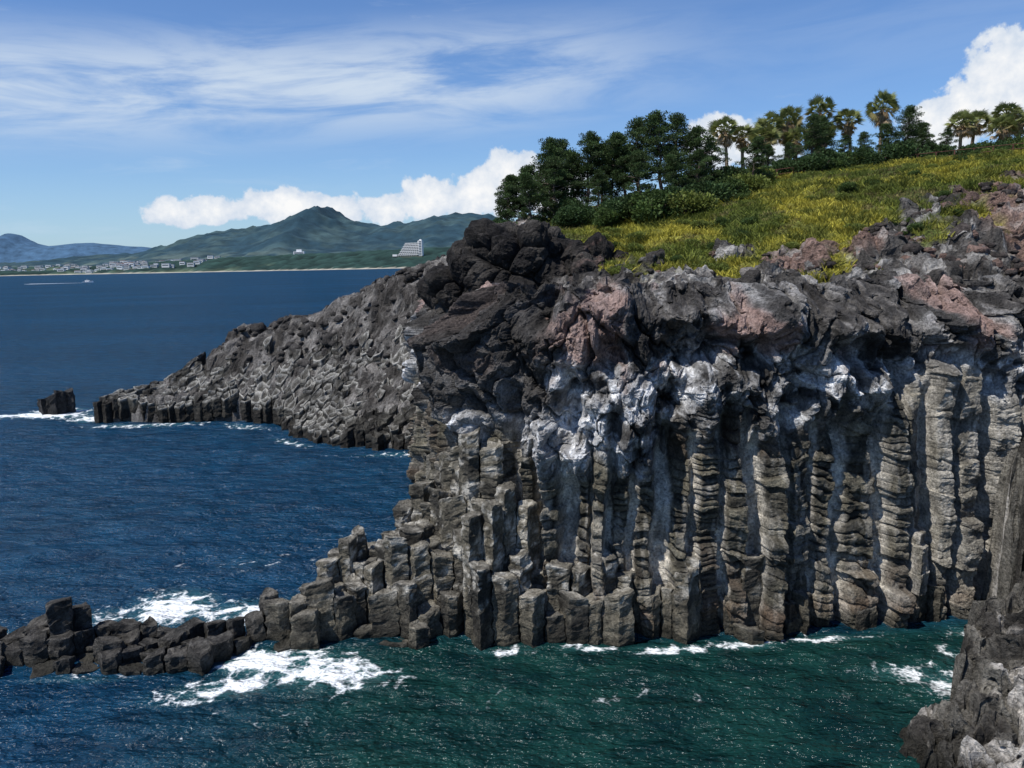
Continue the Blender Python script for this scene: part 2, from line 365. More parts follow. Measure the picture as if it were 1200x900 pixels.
wl=[(-62,124),(-60.8,119.6),(-46,118.2),(-37,116.2),(-32.4,113.5),(-28.6,106.6),(-24.4,102),(-16,97.4),(-8,95.5),(-3,95),(-3,118),(-16,121),(-30,127),(-44,131),(-60,127)]
def promH(cx,cy):
    H=float(rbf([cx],[cy])[0]); H=max(H,lerp(1.9,.5,min(1,max(0,(cx+38)/8))))
    return H+.4*math.sin(cx*.5+cy*.3)+.35*math.sin(cx*.23-cy*.4+1)
def prom(cx,cy,rs):
    jit=rs.random();j2=rs.random();sd=sdpoly(np.array([cx]),np.array([cy]),wl)[0]
    if sd<0.1+j2*.8: return None
    H=promH(cx,cy)
    if H>lerp(5.5,10.,np.clip((cx+44)/30,0,1))+jit*4: return None
    return H+.6+(jit-.5)*.9
def pslope(cx,cy):
    e=1.2;gx=(promH(cx+e,cy)-promH(cx-e,cy))/(2*e);gy=(promH(cx,cy+e)-promH(cx,cy-e))/(2*e);return (gx*.7,min(.9,gy*.75))
def col_prom(V,top,r):
    n1=fbm(V*.12,3,110);n2=fbm(V*.6,4,111);n3=fbm(V*2.,3,112);z=V[:,2]
    c=lerp(C(.025,.023,.02),C(.08,.075,.063),sst(-.5,.6,n2)[:,None])
    c=lerp(c,C(.36,.345,.31),((np.abs(top-.5)<.1)*sst(-.5,.5,n2+n1+.15+.6*(r-.5))*.8)[:,None])  # rim-lit look painted in: pale column rims, with darkened cups below
    c=lerp(c,C(.36,.35,.33),(sst(.25,.5,n3)*sst(3,6,z)*.4)[:,None])
    c=lerp(c,C(.07,.066,.057),((top>.9)*.75)[:,None])
    c=lerp(c,C(.025,.022,.018),(sst(2.6,1.6,z+.3*n2+np.clip((V[:,0]+36)*.12,0,1.2))*.8)[:,None])
    return c
prisms('basalt_promontory',1.3,prom,23,(-64,-2,94,132),.3,col_prom,1.2,depth=3.,cup=.35,jit=.25,tilt=.2,k=2,slope=pslope)
prisms('sea_stack',1.35,lambda a,b,rs:(None if ((a+71.5)/2.7)**2+((b-129)/1.9)**2>1 else (2.9 if a>-71.2 else 1.6)+rs.random()*.8),31,(-76,-66,125,133),.3,lambda V,t,r:lerp(C(.022,.022,.022),C(.055,.052,.05),r[:,None]),1.6,tilt=.4)
# ---------------------------------------------------------------- lava rock masses
def ico(sub):
    import bmesh
    bm=bmesh.new();bmesh.ops.create_icosphere(bm,subdivisions=sub,radius=1)
    V=np.array([v.co[:] for v in bm.verts]);F=np.array([[v.index for v in f.verts] for f in bm.faces]);bm.free();return V,F
IV6,IF6=ico(7);IV2,IF2=ico(3)
def lump(Vs,Fs,c,r,seed,amp=.35):
    V=IV6*np.array(r)+np.array(c)
    F1,F2,ID=worley(V*.4,seed);F1b,F2b,IDb=worley(V*1.1,seed+1)
    dd=amp*(1.7*(.55-F1)+.8*(ID-.5)+.6*fbm(V*.35,4,seed+2)+.4*(.5-F1b)+.25*(IDb-.5)+.22*ridged(V*1.3,4,seed+3,.6)-.4*np.exp(-(F2-F1)/.07))
    V=V+IV6*dd[:,None]*1.4
    Fs.append(IF6+sum(len(a) for a in Vs));Vs.append(V)
Vs=[];Fs=[]
for c,r,sd_ in [((1.2,68,20.8),(5.2,4.4,3.9),1),((-2.6,69,19.4),(3.,3.5,3.8),2),((6.2,67,20.),(3.6,3.2,3.2),3),((-3.6,73,17.8),(3.2,5,3.8),4)]: lump(Vs,Fs,c,r,sd_*10,.9)
V=np.concatenate(Vs);n2=fbm(V*.5,4,120);n3=fbm(V*1.5,3,121)
c=lerp(C(.018,.016,.015),C(.065,.058,.05),sst(-.4,.8,n2+.3*n3)[:,None]);c=lerp(c,C(.17,.105,.088),(sst(.2,.5,n3+.3*n2)*sst(3,8,V[:,0])*.5)[:,None])
obj('lava_outcrop',mesh_np('lava_outcrop',V,np.concatenate(Fs),M_rock,c,smooth=False))
Vl=[];Fl=[];Cl=[];n=0
for i in range(1900):
    if i<1300: bx=random.uniform(-2,44);by=random.uniform(50.5,66)
    else: bx=random.uniform(-48,-6);by=random.uniform(108,129)
    if gmask(np.array([bx]),np.array([by]))[0]>.7: continue
    if sdpoly(np.array([bx]),np.array([by]),poly)[0]<.8: continue
    bz=ground(bx,by)+random.uniform(-.3,.3)
    if bx<-6 and bz<8: continue
    rr=random.uniform(.12,.38) if random.random()<.92 else random.uniform(.4,.75)
    if bx<-6: rr*=1.5
    V=IV2*np.array([rr*random.uniform(.7,1.3),rr*random.uniform(.7,1.3),rr*random.uniform(.5,1)])
    off=np.array([bx,by,bz]);F1,_,_=worley((V+off)*1.1/rr*.5,3)
    V=V*(1+.9*(.6-F1)[:,None]+.3*fbm((V+off)*2/rr,2,4)[:,None])+off
    Vl.append(V);Fl.append(IF2+n);n+=len(V)
    base=[C(.06,.05,.045),C(.14,.095,.078),C(.18,.118,.095),C(.2,.182,.165)][random.choice([0,0,1,2,3])] if bx>18 or (bx>0 and random.random()<.3) else C(.055,.05,.046)
    Cl.append(np.broadcast_to(base*random.uniform(.6,1.2),(len(V),3)))
obj('boulders',mesh_np('boulders',np.concatenate(Vl),np.concatenate(Fl),M_rock,np.concatenate(Cl)))
# foreground spur
ct2=np.array([(21,38,3.0),(24,38,4.4),(19,35,1.2),(17.6,34,.3),(26,36,5.6),(28,42,8),(30,45,10.5),(35,40,14),(35,33,11),(22,33,2),(27,30,4),(26.5,42,5),(45,35,18),(32,47,12),(45,50,16),(20,30,.5)],float)
A=np.ones((len(ct2)+1,)*2);A[:-1,:-1]=np.linalg.norm(ct2[:,None,:2]-ct2[None,:,:2],axis=2);A[-1,-1]=0;W2=np.linalg.solve(A,np.append(ct2[:,2],0))
xs2=np.arange(14,46,.085);ys2=np.arange(29,50,.085);X,Y=np.meshgrid(xs2,ys2,indexing='ij');x=X.ravel();y=Y.ravel()
z=np.full(len(x),W2[-1])
for (a,b,_),w in zip(ct2,W2[:-1]): z+=w*np.hypot(x-a,y-b)
sd=sdpoly(x,y,[(16.4,34),(17.8,36.0),(20.6,36.8),(21.6,39.6),(24.6,40.5),(26.8,41.5),(28.,44),(28.9,49),(47,52),(47,27),(19,27)])
P=np.stack([x,y,z],1);F1,F2,ID=worley(P*1.0,201);F1b,F2b,IDb=worley(P*2.6,203)
rg=ridged(P*.7,5,205,.62)
z2=z+.9*(ID-.5)+.7*(.5-F1)+.35*(.5-F1b)+.35*(IDb-.5)+.8*rg-.4*np.exp(-(F2-F1)/.07)
z2=lerp(-3,z2,sst(-.3,.9,sd+.7*fbm(P*.8,3,209)))
Q=np.stack([x+.6*fbm(P*1.3,4,206),y+.6*fbm(P*1.3,4,207),z2],1)
n2=fbm(P*.7,4,208);n3=fbm(P*.35,3,210)
c=lerp(C(.04,.036,.031),C(.16,.148,.125),sst(-.5,.6,n2)[:,None])*(.5+.6*sst(-.5,.4,rg))[:,None];c=lerp(c,C(.45,.42,.38),(sst(.1,.3,n3+.2*n2)*.8*(z2<9))[:,None]);c=lerp(c,C(.025,.023,.018),sst(1.2,.4,z2)[:,None])
obj('shore_rock',mesh_np('shore_rock',Q,gridF(len(xs2),len(ys2)),M_rock,c,smooth=False))
# ---------------------------------------------------------------- sea
def geo(a,b,st,g=1.25):
    o=[a];s_=st
    while abs(o[-1]-a)<abs(b-a): s_*=g;o.append(o[-1]+math.copysign(s_,b-a))
    return o
sx=np.array(geo(-90,-40000,.35)[:0:-1]+list(np.arange(-90,46,.35))+geo(46,40000,.35)[1:])
sy=np.array(geo(24,-4000,.35)[:0:-1]+list(np.arange(24,136,.35))+geo(136,60000,.35)[1:])
X,Y=np.meshgrid(sx,sy,indexing='ij');x=X.ravel();y=Y.ravel()
P=np.stack([x,y,0*x],1); inn=sst(-90,-80,x)*sst(46,40,x)*sst(24,26,y)*sst(136,126,y)
zw=inn*(.22*fbm(P*np.array([.16,.3,1]),3,301)+.07*fbm(P*np.array([.6,1,1]),2,302))
def gs(cx,cy,rx_,ry_,a=1.,rot=0):
    c_,s_=math.cos(math.radians(rot)),math.sin(math.radians(rot));dx=x-cx;dy=y-cy
    return a*np.exp(-(((dx*c_+dy*s_)/rx_)**2+((-dx*s_+dy*c_)/ry_)**2))
foam=0*x
for a in [(-14.3,44.4,2.8,1.8,1.5),(-11,43.3,4.4,2.4,1.15,-20),(-15.5,41.5,4.5,1.7,.9,20),(-8.5,42.5,3,1.4,.85),(-22.5,52.,3,3.4,1.2,30),(-17,51,5,2.4,.95),(-26,51,4,1.8,.7),(-12,53,4,2.4,.8),(-9,58,3,3,.5),(-32,47.8,4,1.8,.9),(-20,60,8,5,.35),
          (4,44.9,2,.8,.9),(8.5,44.7,2.6,.9,.95),(13,45.4,2.5,.8,.95),(18,45.8,3,.8,.85),(-1,45.0,3,.8,.7),(22,40.6,2.2,2.2,.85),(20.3,41.5,2.5,1.2,.75),(24,43,2,2,.6),(26,46,3,1,.5),(-24,42.8,5,.8,.55),
          (-72,126.5,8,2.4,1.35),(-63,123.5,4,3.4,1.1),(-79,127,8,2,1.1),(-71,130,5,3.4,1.2),(-52,116.6,10,1.5,.9),(-37,113.8,5,1.4,.75,-30),(-28,103.5,6,1.4,.7,-45),(-14,95,7,1.2,.65),(-58,128,4,4,.8),(5,40,12,2,.28),(-14,38,8,3,.3)]:
    foam=np.maximum(foam,gs(*a))
cv=sst(-24,-6,x)*sst(50,45,y)
obj('sea',mesh_np('sea',np.stack([x,y,zw],1),gridF(len(sx),len(sy)),bpy.data.materials.new('sea_water'),attrs={'foam':foam,'cove':cv}))
m=bpy.data.materials['sea_water'];m.use_nodes=True;t=NT(m.node_tree);m.node_tree.nodes.remove(m.node_tree.nodes['Principled BSDF']);co=t.N('ShaderNodeTexCoord').outputs['Object']
fo=t.N('ShaderNodeAttribute',attribute_name='foam').outputs['Fac'];cvn=t.N('ShaderNodeAttribute',attribute_name='cove').outputs['Fac']
big=t.noise(t.mapping(co,(1,2.5,1)),.006,3,.6);mid=t.noise(t.mapping(co,(1,1.8,1)),.22,4,.7)
deep=t.mix(t.mr(mid,.35,.65),(.0018,.017,.040),(.006,.042,.088))
deep=t.mix(t.mr(big,.4,.65,0,.5),deep,(.005,.046,.105))
green=t.mix(t.mr(mid,.35,.65),(.002,.016,.018),(.007,.040,.034))
wc=t.mix(cvn,deep,green)
wv=t.noise(co,.7,4,.7,.6); vo=t.voro(t.mix(.35,co,t.N('ShaderNodeTexNoise').outputs[1]),.9,'DISTANCE_TO_EDGE')
vn=t.mr(vo,0,.22,.30,-.12); vo2=t.voro(co,2.6,'DISTANCE_TO_EDGE'); vn2=t.mr(vo2,0,.2,.12,-.05)
fs=t.math('ADD',t.math('ADD',fo,vn),t.math('ADD',vn2,t.mr(wv,.3,.7,-.45,.45)))
fm=t.mr(fs,.68,1.15,0,1,True); fm=t.math('MULTIPLY',fm,t.mr(fo,.05,.35))
cap=t.mr(t.noise(t.mapping(co,(1,2.5,1)),.35,4,.6),.74,.80,0,.4); fm=t.math('MAXIMUM',fm,cap)
wc=t.mix(t.mr(fo,.3,1.2,0,.6),wc,(.04,.15,.15))
h=t.math('ADD',t.math('MULTIPLY',t.noise(t.mapping(co,(1,1.7,1),(0,0,.3)),.35,4,.6),2.2),t.math('MULTIPLY',t.noise(t.mapping(co,(1,1.5,1),(0,0,-.4)),2.2,3,.6),.35))
bn=t.bump(h,1,.75)
df=t.N('ShaderNodeBsdfDiffuse');t.set(df.inputs[0],t.mix(fm,wc,(.80,.83,.84)));t.l.new(bn,df.inputs['Normal'])
gl=t.N('ShaderNodeBsdfGlossy');gl.inputs[0].default_value=(1,1,1,1);gl.inputs['Roughness'].default_value=.16;t.l.new(bn,gl.inputs['Normal'])
fr_=t.N('ShaderNodeFresnel');fr_.inputs[0].default_value=1.33;t.l.new(bn,fr_.inputs['Normal'])
ff=t.math('MULTIPLY',t.math('MINIMUM',t.math('MULTIPLY',fr_.outputs[0],.6),.12),t.math('SUBTRACT',1,fm))
mx_=t.N('ShaderNodeMixShader');t.set(mx_.inputs[0],ff);t.l.new(df.outputs[0],mx_.inputs[1]);t.l.new(gl.outputs[0],mx_.inputs[2]);t.l.new(mx_.outputs[0],t.n['Material Output'].inputs[0])
# ---------------------------------------------------------------- distant land
def land(name,xr,yr,res,fn,colf,mat=M_far):
    xs=np.arange(xr[0],xr[1]+res,res);ys=np.arange(yr[0],yr[1]+res,res);X,Y=np.meshgrid(xs,ys,indexing='ij');x=X.ravel();y=Y.ravel()
    z=fn(x,y);V=np.stack([x,y,z],1);obj(name,mesh_np(name,V,gridF(len(xs),len(ys)),mat,colf(x,y,z)))
mx=np.array([-3600,-3120,-2755,-2457,-2191,-1859,-1660,-1580,-1494,-1420,-1328,-1062,-863,-664,-398,-100,265,900,2000])+120;mh=np.array([80,120,130,185,260,295,350,405,455,400,350,295,290,325,330,300,250,150,100])
def fA(x,y):
    P=np.stack([x,y,0*x],1);h=np.interp(x+50*fbm(P*.002,2,402),mx,mh)
    w=np.where(y<6500,sst(4300,6500,y)**.8,sst(8200,6500,y))
    return h*w*(1+.2*ridged(P*.003,5,400)*(w<.97))+12*fbm(P*.015,4,401)-6
def cA(x,y,z):
    P=np.stack([x,y,z],1);n=fbm(P*.006,5,403,.65)
    c=lerp(C(.022,.050,.068),C(.046,.080,.085),sst(-.3,.6,n)[:,None]);return lerp(c,C(.12,.155,.13),(sst(.3,.5,fbm(P*.006,3,404))*sst(140,60,z)*.6)[:,None])  # slopes tinted blue-green: distance haze is put into the base colour
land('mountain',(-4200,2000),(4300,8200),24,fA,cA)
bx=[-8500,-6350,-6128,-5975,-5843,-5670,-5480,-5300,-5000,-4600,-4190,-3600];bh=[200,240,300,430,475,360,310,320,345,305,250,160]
land('mountain',(-8500,-3300),(9000,11500),60,lambda x,y:np.interp(x,bx,bh)*np.where(y<10000,sst(9000,10000,y),sst(11500,10000,y))*(1+.05*fbm(np.stack([x,y,0*x],1)*.003,3,410)),lambda x,y,z:np.broadcast_to(C(.055,.11,.18),(len(x),3)))  # farther range in flat blue, aerial haze painted as surface colour
def trm(P,x): return sst(-.3,.05,fbm(P*.004,3,421)+np.interp(x,[-2500,-1200],[-.1,.45]))
def fC(x,y):
    P=np.stack([x,y,0*x],1); cy=np.interp(x,[-4200,-3000,-2000,-1200,-500,-200,300],[4700,4300,3800,3400,3050,2950,2900])
    d=y-cy-120*fbm(P*.0015,3,420)
    hm=np.interp(x,[-4000,-2200,-1500,-900,-500,100],[18,24,38,50,58,68]);h=hm*sst(40,520,d)+4*sst(0,40,d)-3
    tr=trm(P,x)*sst(35,90,d)
    return np.where(d<0,-3,h+tr*(13+8*fbm(P*.035,3,422)))
def cC(x,y,z):
    P=np.stack([x,y,0*x],1);n=fbm(P*.035,3,422);tr=trm(P,x)
    c=lerp(C(.10,.13,.085),C(.018,.040,.034),tr[:,None])*(1+.6*n)[:,None];return lerp(C(.42,.38,.31),c,sst(1.5,3.,z)[:,None])
land('coastal_forest',(-4200,600),(2850,5200),13,fC,cC)
tb=MB()
for i in range(210):
    x=random.uniform(-2800,-1350) if i<150 else random.gauss(-1900,90); y=np.interp(x,[-3000,-2000,-1200],[4300,3800,3400])+random.uniform(120,700)
    z=float(fC(np.array([x]),np.array([y]))[0]); w=random.uniform(7,18);hh=random.uniform(7,15);q=random.uniform(.5,.85)
    tb.box((x-w,y-w*.6,z-3),(x+w,y+w*.6,z+hh),0,(q,q,q*.97)); tb.box((x-w*.8,y-w*.6-.3,z+hh*.35),(x+w*.8,y-w*.6-.02,z+hh*.6),1,(.1,.1,.1))
    tb.box((x-w*1.05,y-w*.65,z+hh+.02),(x+w*1.05,y+w*.65,z+hh+1.2),0,random.choice([(.35,.2,.15),(.5,.5,.5),(.25,.3,.35)]))
obj('town_buildings',tb.mesh('town_buildings',[M_paint,M_glass]))
def hotel(x,y,sc=1.):
    e=bpy.data.objects.new('hotel_building',None);scene.collection.objects.link(e); z=float(fC(np.array([x]),np.array([y]))[0]);e.location=(x,y,z+3);e.rotation_euler=(0,0,math.radians(-12));e.scale=(sc*1.05,sc,sc*.9)
    w=MB();g=MB()
    for f in range(8):
        x0=-50+f*3.8; y0=-14+f*1.6;zz=f*7.5
        w.box((x0,y0,zz+4.6),(34,14,zz+7.5),0,(.74,.73,.70)); w.box((x0+.6,y0+2.2,zz-.02),(33.4,13.4,zz+4.6),0,(.10,.11,.12))
        for k in range(9):
            a=x0+2+k*(32-x0)/9.; g.box((a,y0+1.9,zz+.3),(a+(32-x0)/9*.75,y0+2.15,zz+4.4),0); w.box((a-1.2,y0+.2,zz),(a-.3,y0+2.1,zz+4.6),0,(.7,.69,.66))
    w.box((34.05,-10,0),(48,12,70),0,(.78,.77,.74)); w.box((30,-6,60.02),(33.9,10,68),0,(.75,.74,.7)); w.box((-70,-20,-26),(52,18,-.05),0,(.10,.12,.09)); w.box((37,-4,70.02),(45,6,75),0,(.7,.7,.68))
    for f in range(9): g.box((36,-10.5,3+f*7.4),(46,-10.02,7+f*7.4),0)
    w.box((-70,-22,-.02),(-52,10,9),0,(.74,.73,.7))
    obj('walls',w.mesh('hotel_walls',[M_paint]),parent=e);obj('windows',g.mesh('hotel_windows',[M_glass]),parent=e)
hotel(-385,3330,.95)
sb=MB();x,y=-990,4000;z=float(fC(np.array([x]),np.array([y]))[0])
sb.box((x-25,y-12,z-5),(x+25,y+12,z+22),0,(.8,.8,.8));sb.box((x-12,y-8,z+22.02),(x+12,y+8,z+32),0,(.8,.8,.8))
for f in range(4): sb.box((x-22,y-12.3,z+2+f*5),(x+22,y-12.02,z+4.4+f*5),1)
obj('white_building',sb.mesh('white_building',[M_paint,M_glass]))
b=MB();hs=[]
for k,(yy,ww,zt) in enumerate([(-9,2.6,1.6),(-5,3.,1.6),(0,3.,1.8),(5,2.2,2.2),(9,.15,2.8)]):
    hs+=[(yy,-ww,zt),(yy,-ww*.6,-.4),(yy,ww*.6,-.4),(yy,ww,zt)]
F=[(i*4+j,i*4+(j+1)%4,(i+1)*4+(j+1)%4,(i+1)*4+j) for i in range(4) for j in range(4)]+[(3,2,1,0)]
b.add(hs,F,0,(.85,.85,.85));b.box((-4,-1.9,1.6),(3,1.9,4),0,(.85,.85,.85));b.box((-3.8,-1.93,2.6),(3.1,1.93,3.4),1);b.box((-3,-1.6,4.02),(1.5,1.6,4.4),0,(.8,.8,.8));b.tube([(-1,0,4.4),(-1,0,7)],[.1,.05],6,0,(.7,.7,.7))
for yy in(-1.7,1.7): b.tube([(3,yy,2.2),(7.5,yy*.5,3)],[.05,.05],5,0,(.8,.8,.8))
obj('motorboat',b.mesh('motorboat',[M_paint,M_glass]),(-700,1400,0),rz=math.radians(8))
wk=MB();wk.add([(-712,1396,.15),(-707,1400,.15),(-712,1401,.15),(-800,1410,.15),(-800,1385,.15)],[(0,1,2,2),(0,2,3,4)],0,(.8,.83,.85));obj('boat_wake',wk.mesh('boat_wake',[M_paint]))
# ---------------------------------------------------------------- trees
def leaves(mb,cen,rad,flat,n,ls,lw,base,up=.4,mi=1):
    d=rng.normal(size=(n,3));d/=np.linalg.norm(d,axis=1,keepdims=True);rr=rng.random(n)**.45
    P=cen+d*rr[:,None]*rad*np.array([1,1,flat])
    a=d+rng.normal(size=(n,3))*.6+np.array([0,0,up]);a/=np.linalg.norm(a,axis=1,keepdims=True)
    b=np.cross(a,rng.normal(size=(n,3)));b/=np.linalg.norm(b,axis=1,keepdims=True)
    l=ls*rng.uniform(.6,1.3,n)[:,None];w=lw*rng.uniform(.6,1.3,n)[:,None]
    V=np.stack([P-b*w*.5,P+a*l*.5-b*w,P+a*l,P+a*l*.5+b*w],1).reshape(-1,3)
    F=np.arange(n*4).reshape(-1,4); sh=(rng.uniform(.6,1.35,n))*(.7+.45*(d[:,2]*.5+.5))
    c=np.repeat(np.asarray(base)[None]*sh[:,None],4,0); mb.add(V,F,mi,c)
def pine(seed,h,spread,trunkfree=.28,dens=1.):
    r=random.Random(seed);mb=MB();bk=(.13,.10,.08)
    n=9;bx,by=r.uniform(-.08,.08)*h,r.uniform(-.08,.08)*h
    T=np.array([(bx*(i/n)**1.5+.12*math.sin(i*1.3+seed),by*(i/n)**1.5+.12*math.cos(i*1.7+seed),h*.97*i/n-.6*(i==0)) for i in range(n+1)])
    R=np.linspace(.21,.04,n+1)*h/9;mb.tube(T,R,8,0,bk)
    nb=int(26+h)
    for i in range(nb):
        f=trunkfree+(1-trunkfree)*(i/nb)**.9; zc=f*h*.97;a=i*2.4+r.uniform(-.5,.5)
        ln=spread*(1.08-f)**.65*r.uniform(.4,1.25)*(1 if f>trunkfree+.12 else .75)
        if f>.9: ln*=.6
        o=np.array([np.interp(zc,T[:,2],T[:,k]) for k in(0,1)]+[zc]);dr=np.array([math.cos(a),math.sin(a),0])
        B=[o,o+dr*ln*.5+np.array([0,0,ln*r.uniform(.0,.2)]),o+dr*ln+np.array([0,0,ln*r.uniform(.1,.4)])]
        mb.tube(B,[.07*h/9,.045*h/9,.02],5,0,bk)
        for q in (.45,.75,1.0):
            if q<.5 and r.random()<.4: continue
            cc=o*(1-q)+B[2]*q+np.array([r.uniform(-.4,.4),r.uniform(-.4,.4),r.uniform(0,.3)])
            g=r.uniform(.55,1.45);base=C(.056,.088,.030)*g
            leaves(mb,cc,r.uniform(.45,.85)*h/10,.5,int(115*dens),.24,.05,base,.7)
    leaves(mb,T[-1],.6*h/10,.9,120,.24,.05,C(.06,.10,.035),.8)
    return mb.mesh('pine_tree',[M_bark,M_leaf])
pm=[pine(1,10,3.0),pine(2,9,2.7,.35),pine(3,11,3.4,.3),pine(4,8,2.8,.12),pine(5,9,3.3,.05)]
ph_=[10,9,11,8,9]
pines=[(-.2,86,7.0,1),(1.4,88,8.4,3),(3.6,84,8.6,0),(5.8,88,9.3,2),(4.6,82,6.8,4),(7.8,85,8.8,0),(2.2,81,5.6,3),(9.8,88,7.8,1),(11.6,84,8.2,1),(13.2,87,9.6,2),(15.2,84,9.8,0),(17.2,88,9.2,2),(19.2,86,7.6,3),(18.2,82,5.5,4),(12.6,81,6.5,4),(8.6,81,5.2,4),(15.8,80.5,5.5,3),(21,88,6,4),(4.4,87,7,4),(10.4,86,7.4,4),(6.6,86,7.2,3),
 (24.6,86,5.4,3),(33,93,7.0,2),(35.2,95,6.8,0),(31,94,4.2,4),(45.5,98,7.4,2),(43.2,97,5.4,3),(40.8,98,4.8,4),(48,100,5.5,3),(38,97,4.5,4),(29.5,97,4.2,3),(46.5,96,4,4),(50.5,99,4.4,4)]
for i,(x,y,h,k) in enumerate(pines):
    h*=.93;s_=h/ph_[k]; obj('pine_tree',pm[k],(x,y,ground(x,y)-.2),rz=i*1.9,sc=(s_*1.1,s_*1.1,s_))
def palm(seed,h):
    r=random.Random(seed);mb=MB();n=8;lx=r.uniform(-.5,.5)
    T=np.array([(lx*(i/n)**2,.2*(i/n),h*i/n-.4*(i==0)) for i in range(n+1)]);mb.tube(T,[.34]+[.24-.008*i for i in range(n)],9,0,(.22,.165,.12))
    top=T[-1]
    V=[];F=[];Cc=[];k=0
    def fan(el,az,pl,fl,col,nl=13,droop=.16):
        nonlocal k
        d=np.array([math.cos(az)*math.cos(el),math.sin(az)*math.cos(el),math.sin(el)]);sd=np.array([-math.sin(az),math.cos(az),0]);th=r.uniform(-1.2,1.2);sd=sd*math.cos(th)+np.cross(d,sd)*math.sin(th);c0=top+d*pl
        mb.tube([top,c0],[.035,.025],4,1,np.array(col)*.9)
        for q in range(nl):
            an=(q/(nl-1)-.5)*2.4;a=d*math.cos(an)+sd*math.sin(an);ln=fl*(.75+.25*math.cos(an))*r.uniform(.85,1.15)
            m_=c0+a*ln*.6+np.array([0,0,-.02*ln]);e=c0+a*ln+np.array([0,0,-droop*ln]);w=sd*math.cos(an)-d*math.sin(an);w=w/np.linalg.norm(w)*.065
            V.extend([c0-w*.3,c0+w*.3,m_+w,m_-w,e]);F.extend([(k,k+1,k+2,k+3),(k+3,k+2,k+4,k+4)]);cc=np.array(col)*r.uniform(.6,1.4);Cc.extend([cc]*5);k+=5
    for i in range(42):
        f=i/42; fan(math.asin(max(-.55,min(.99,1-1.5*f)))+r.uniform(-.15,.15),i*2.4,r.uniform(.8,1.4),r.uniform(.8,1.2),(.16,.18,.06) if f<.75 else (.22,.19,.08),12,.1)
    for i in range(34):
        fan(math.radians(-48-r.uniform(0,38)),i*2.4,r.uniform(.4,1.7),r.uniform(.5,.85),(.40,.29,.17),8,.3)
    mb.add(V,F,1,np.array(Cc)); return mb.mesh('palm_tree',[M_bark,M_leaf])
pam=[palm(1,7.2),palm(2,7.8),palm(3,6.8)];pmh=[7.2,7.8,6.8]
for i,(x,y,top) in enumerate([(28.2,110,37.8),(30.8,112,37.4),(33,109,37.8),(35.6,110,38.7),(39.4,110,39.8),(37.2,113,38.),(34,114,37.8),(44,110,38.6),(47.6,110,40.),(41.6,113,37.8),(31.8,107,36.4),(58,110,37.9),(60.4,112,38.3),(63.4,110,38.9),(66,111,38.2),(62.,107,37.0),(69,112,38.4),(38.4,107,36.6),(36.2,108,36.2)]):
    k=i%3;g=ground(x,y);s_=(top-g)/pmh[k]; q=max(s_,.82);obj('palm_tree',pam[k],(x,y,top-pmh[k]*q if s_<.82 else g),rz=i*1.3,sc=(1.,1.,q))
def shrub(seed,col):
    mb=MB();r=random.Random(seed)
    for i in range(4): a=i*1.57;mb.tube([(0,0,-.2),(math.cos(a)*.4,math.sin(a)*.4,.5),(math.cos(a)*.8,math.sin(a)*.8,1.)],[.06,.04,.02],5,0,(.08,.06,.05))
    for i in range(16):
        a=r.uniform(0,6.28);q=r.uniform(0,1);leaves(mb,np.array([math.cos(a)*q,math.sin(a)*q,r.uniform(.35,1.35-.5*q)]),r.uniform(.35,.6),.8,230,.14,.05,np.array(col)*r.uniform(.7,1.3),.4)
    return mb.mesh('shrub',[M_bark,M_leaf])
shm=[shrub(1,(.07,.11,.03)),shrub(2,(.13,.155,.035)),shrub(3,(.05,.085,.03))]
shr=[(12.6,76,2.0,0),(16.2,77,1.8,1),(15,79,1.7,2),(10.3,78,1.6,2),(9,77,1.3,0),(18.5,79,1.6,2),(20.5,80,1.5,0),(23,83,1.6,1),(13,79,1.6,2),(7,79,1.4,2)]
for i in range(46):
    x=random.uniform(20,62);y=np.interp(x,[20,62],[88,101])+random.uniform(-1.5,3); shr.append((x,y,random.uniform(.9,1.9),random.choice([0,2,2,1])))
for i in range(150):
    x=random.uniform(7,52);y=random.uniform(60,88); shr.append((x,y,random.uniform(.2,.7),random.choice([0,1,1,1])))
for i in range(14):
    shr.append((random.uniform(-1,18),random.uniform(79,84),random.uniform(.9,1.6),2))
for i,(x,y,s_,k) in enumerate(shr): obj('shrub',shm[k],(x,y,ground(x,y)-.1),rz=i,sc=(s_*1.1,s_*1.1,s_))
nT=34000;gx=rng.uniform(2,70,nT);gy=rng.uniform(56,104,nT);mk=gmask(gx,gy)>rng.uniform(.25,.8,nT);gx=gx[mk];gy=gy[mk];gz=rbf(gx,gy);nT=len(gx);nb=9
P=np.stack([gx,gy,gz],1);gn=fbm(P*.2,4,41);gn2=fbm(P*.6,4,43,.65);gz+=.45*fbm(P*.3,3,12)
P=np.repeat(np.stack([gx,gy,gz],1),nb,0);N_=len(P);P[:,:2]+=rng.normal(size=(N_,2))*.22
a=rng.uniform(0,6.28,N_);hgt=np.repeat(rng.uniform(.12,.42,nT)*(1+.8*gn2),nb)*rng.uniform(.6,1.2,N_);w=rng.uniform(.03,.08,N_)
dx=np.stack([np.cos(a),np.sin(a),0*a],1);ln=rng.normal(size=(N_,2))*.9
tip=P+np.stack([ln[:,0]*hgt,ln[:,1]*hgt,hgt],1)
V=np.stack([P-dx*w[:,None]-np.array([0,0,.1]),P+dx*w[:,None]-np.array([0,0,.1]),tip+dx*w[:,None]*.4,tip-dx*w[:,None]*.4],1).reshape(-1,3)
F=np.arange(N_*4).reshape(-1,4);gc=lerp(C(.15,.18,.035),C(.42,.37,.06),sst(-.5,.4,gn+.3*gn2)[:,None]);gc=lerp(gc,C(.075,.10,.025),sst(.1,.45,gn2)[:,None]*.8);gc=lerp(gc,C(.20,.14,.08),sst(.25,.5,-gn2-.3*gn)[:,None]*.6)
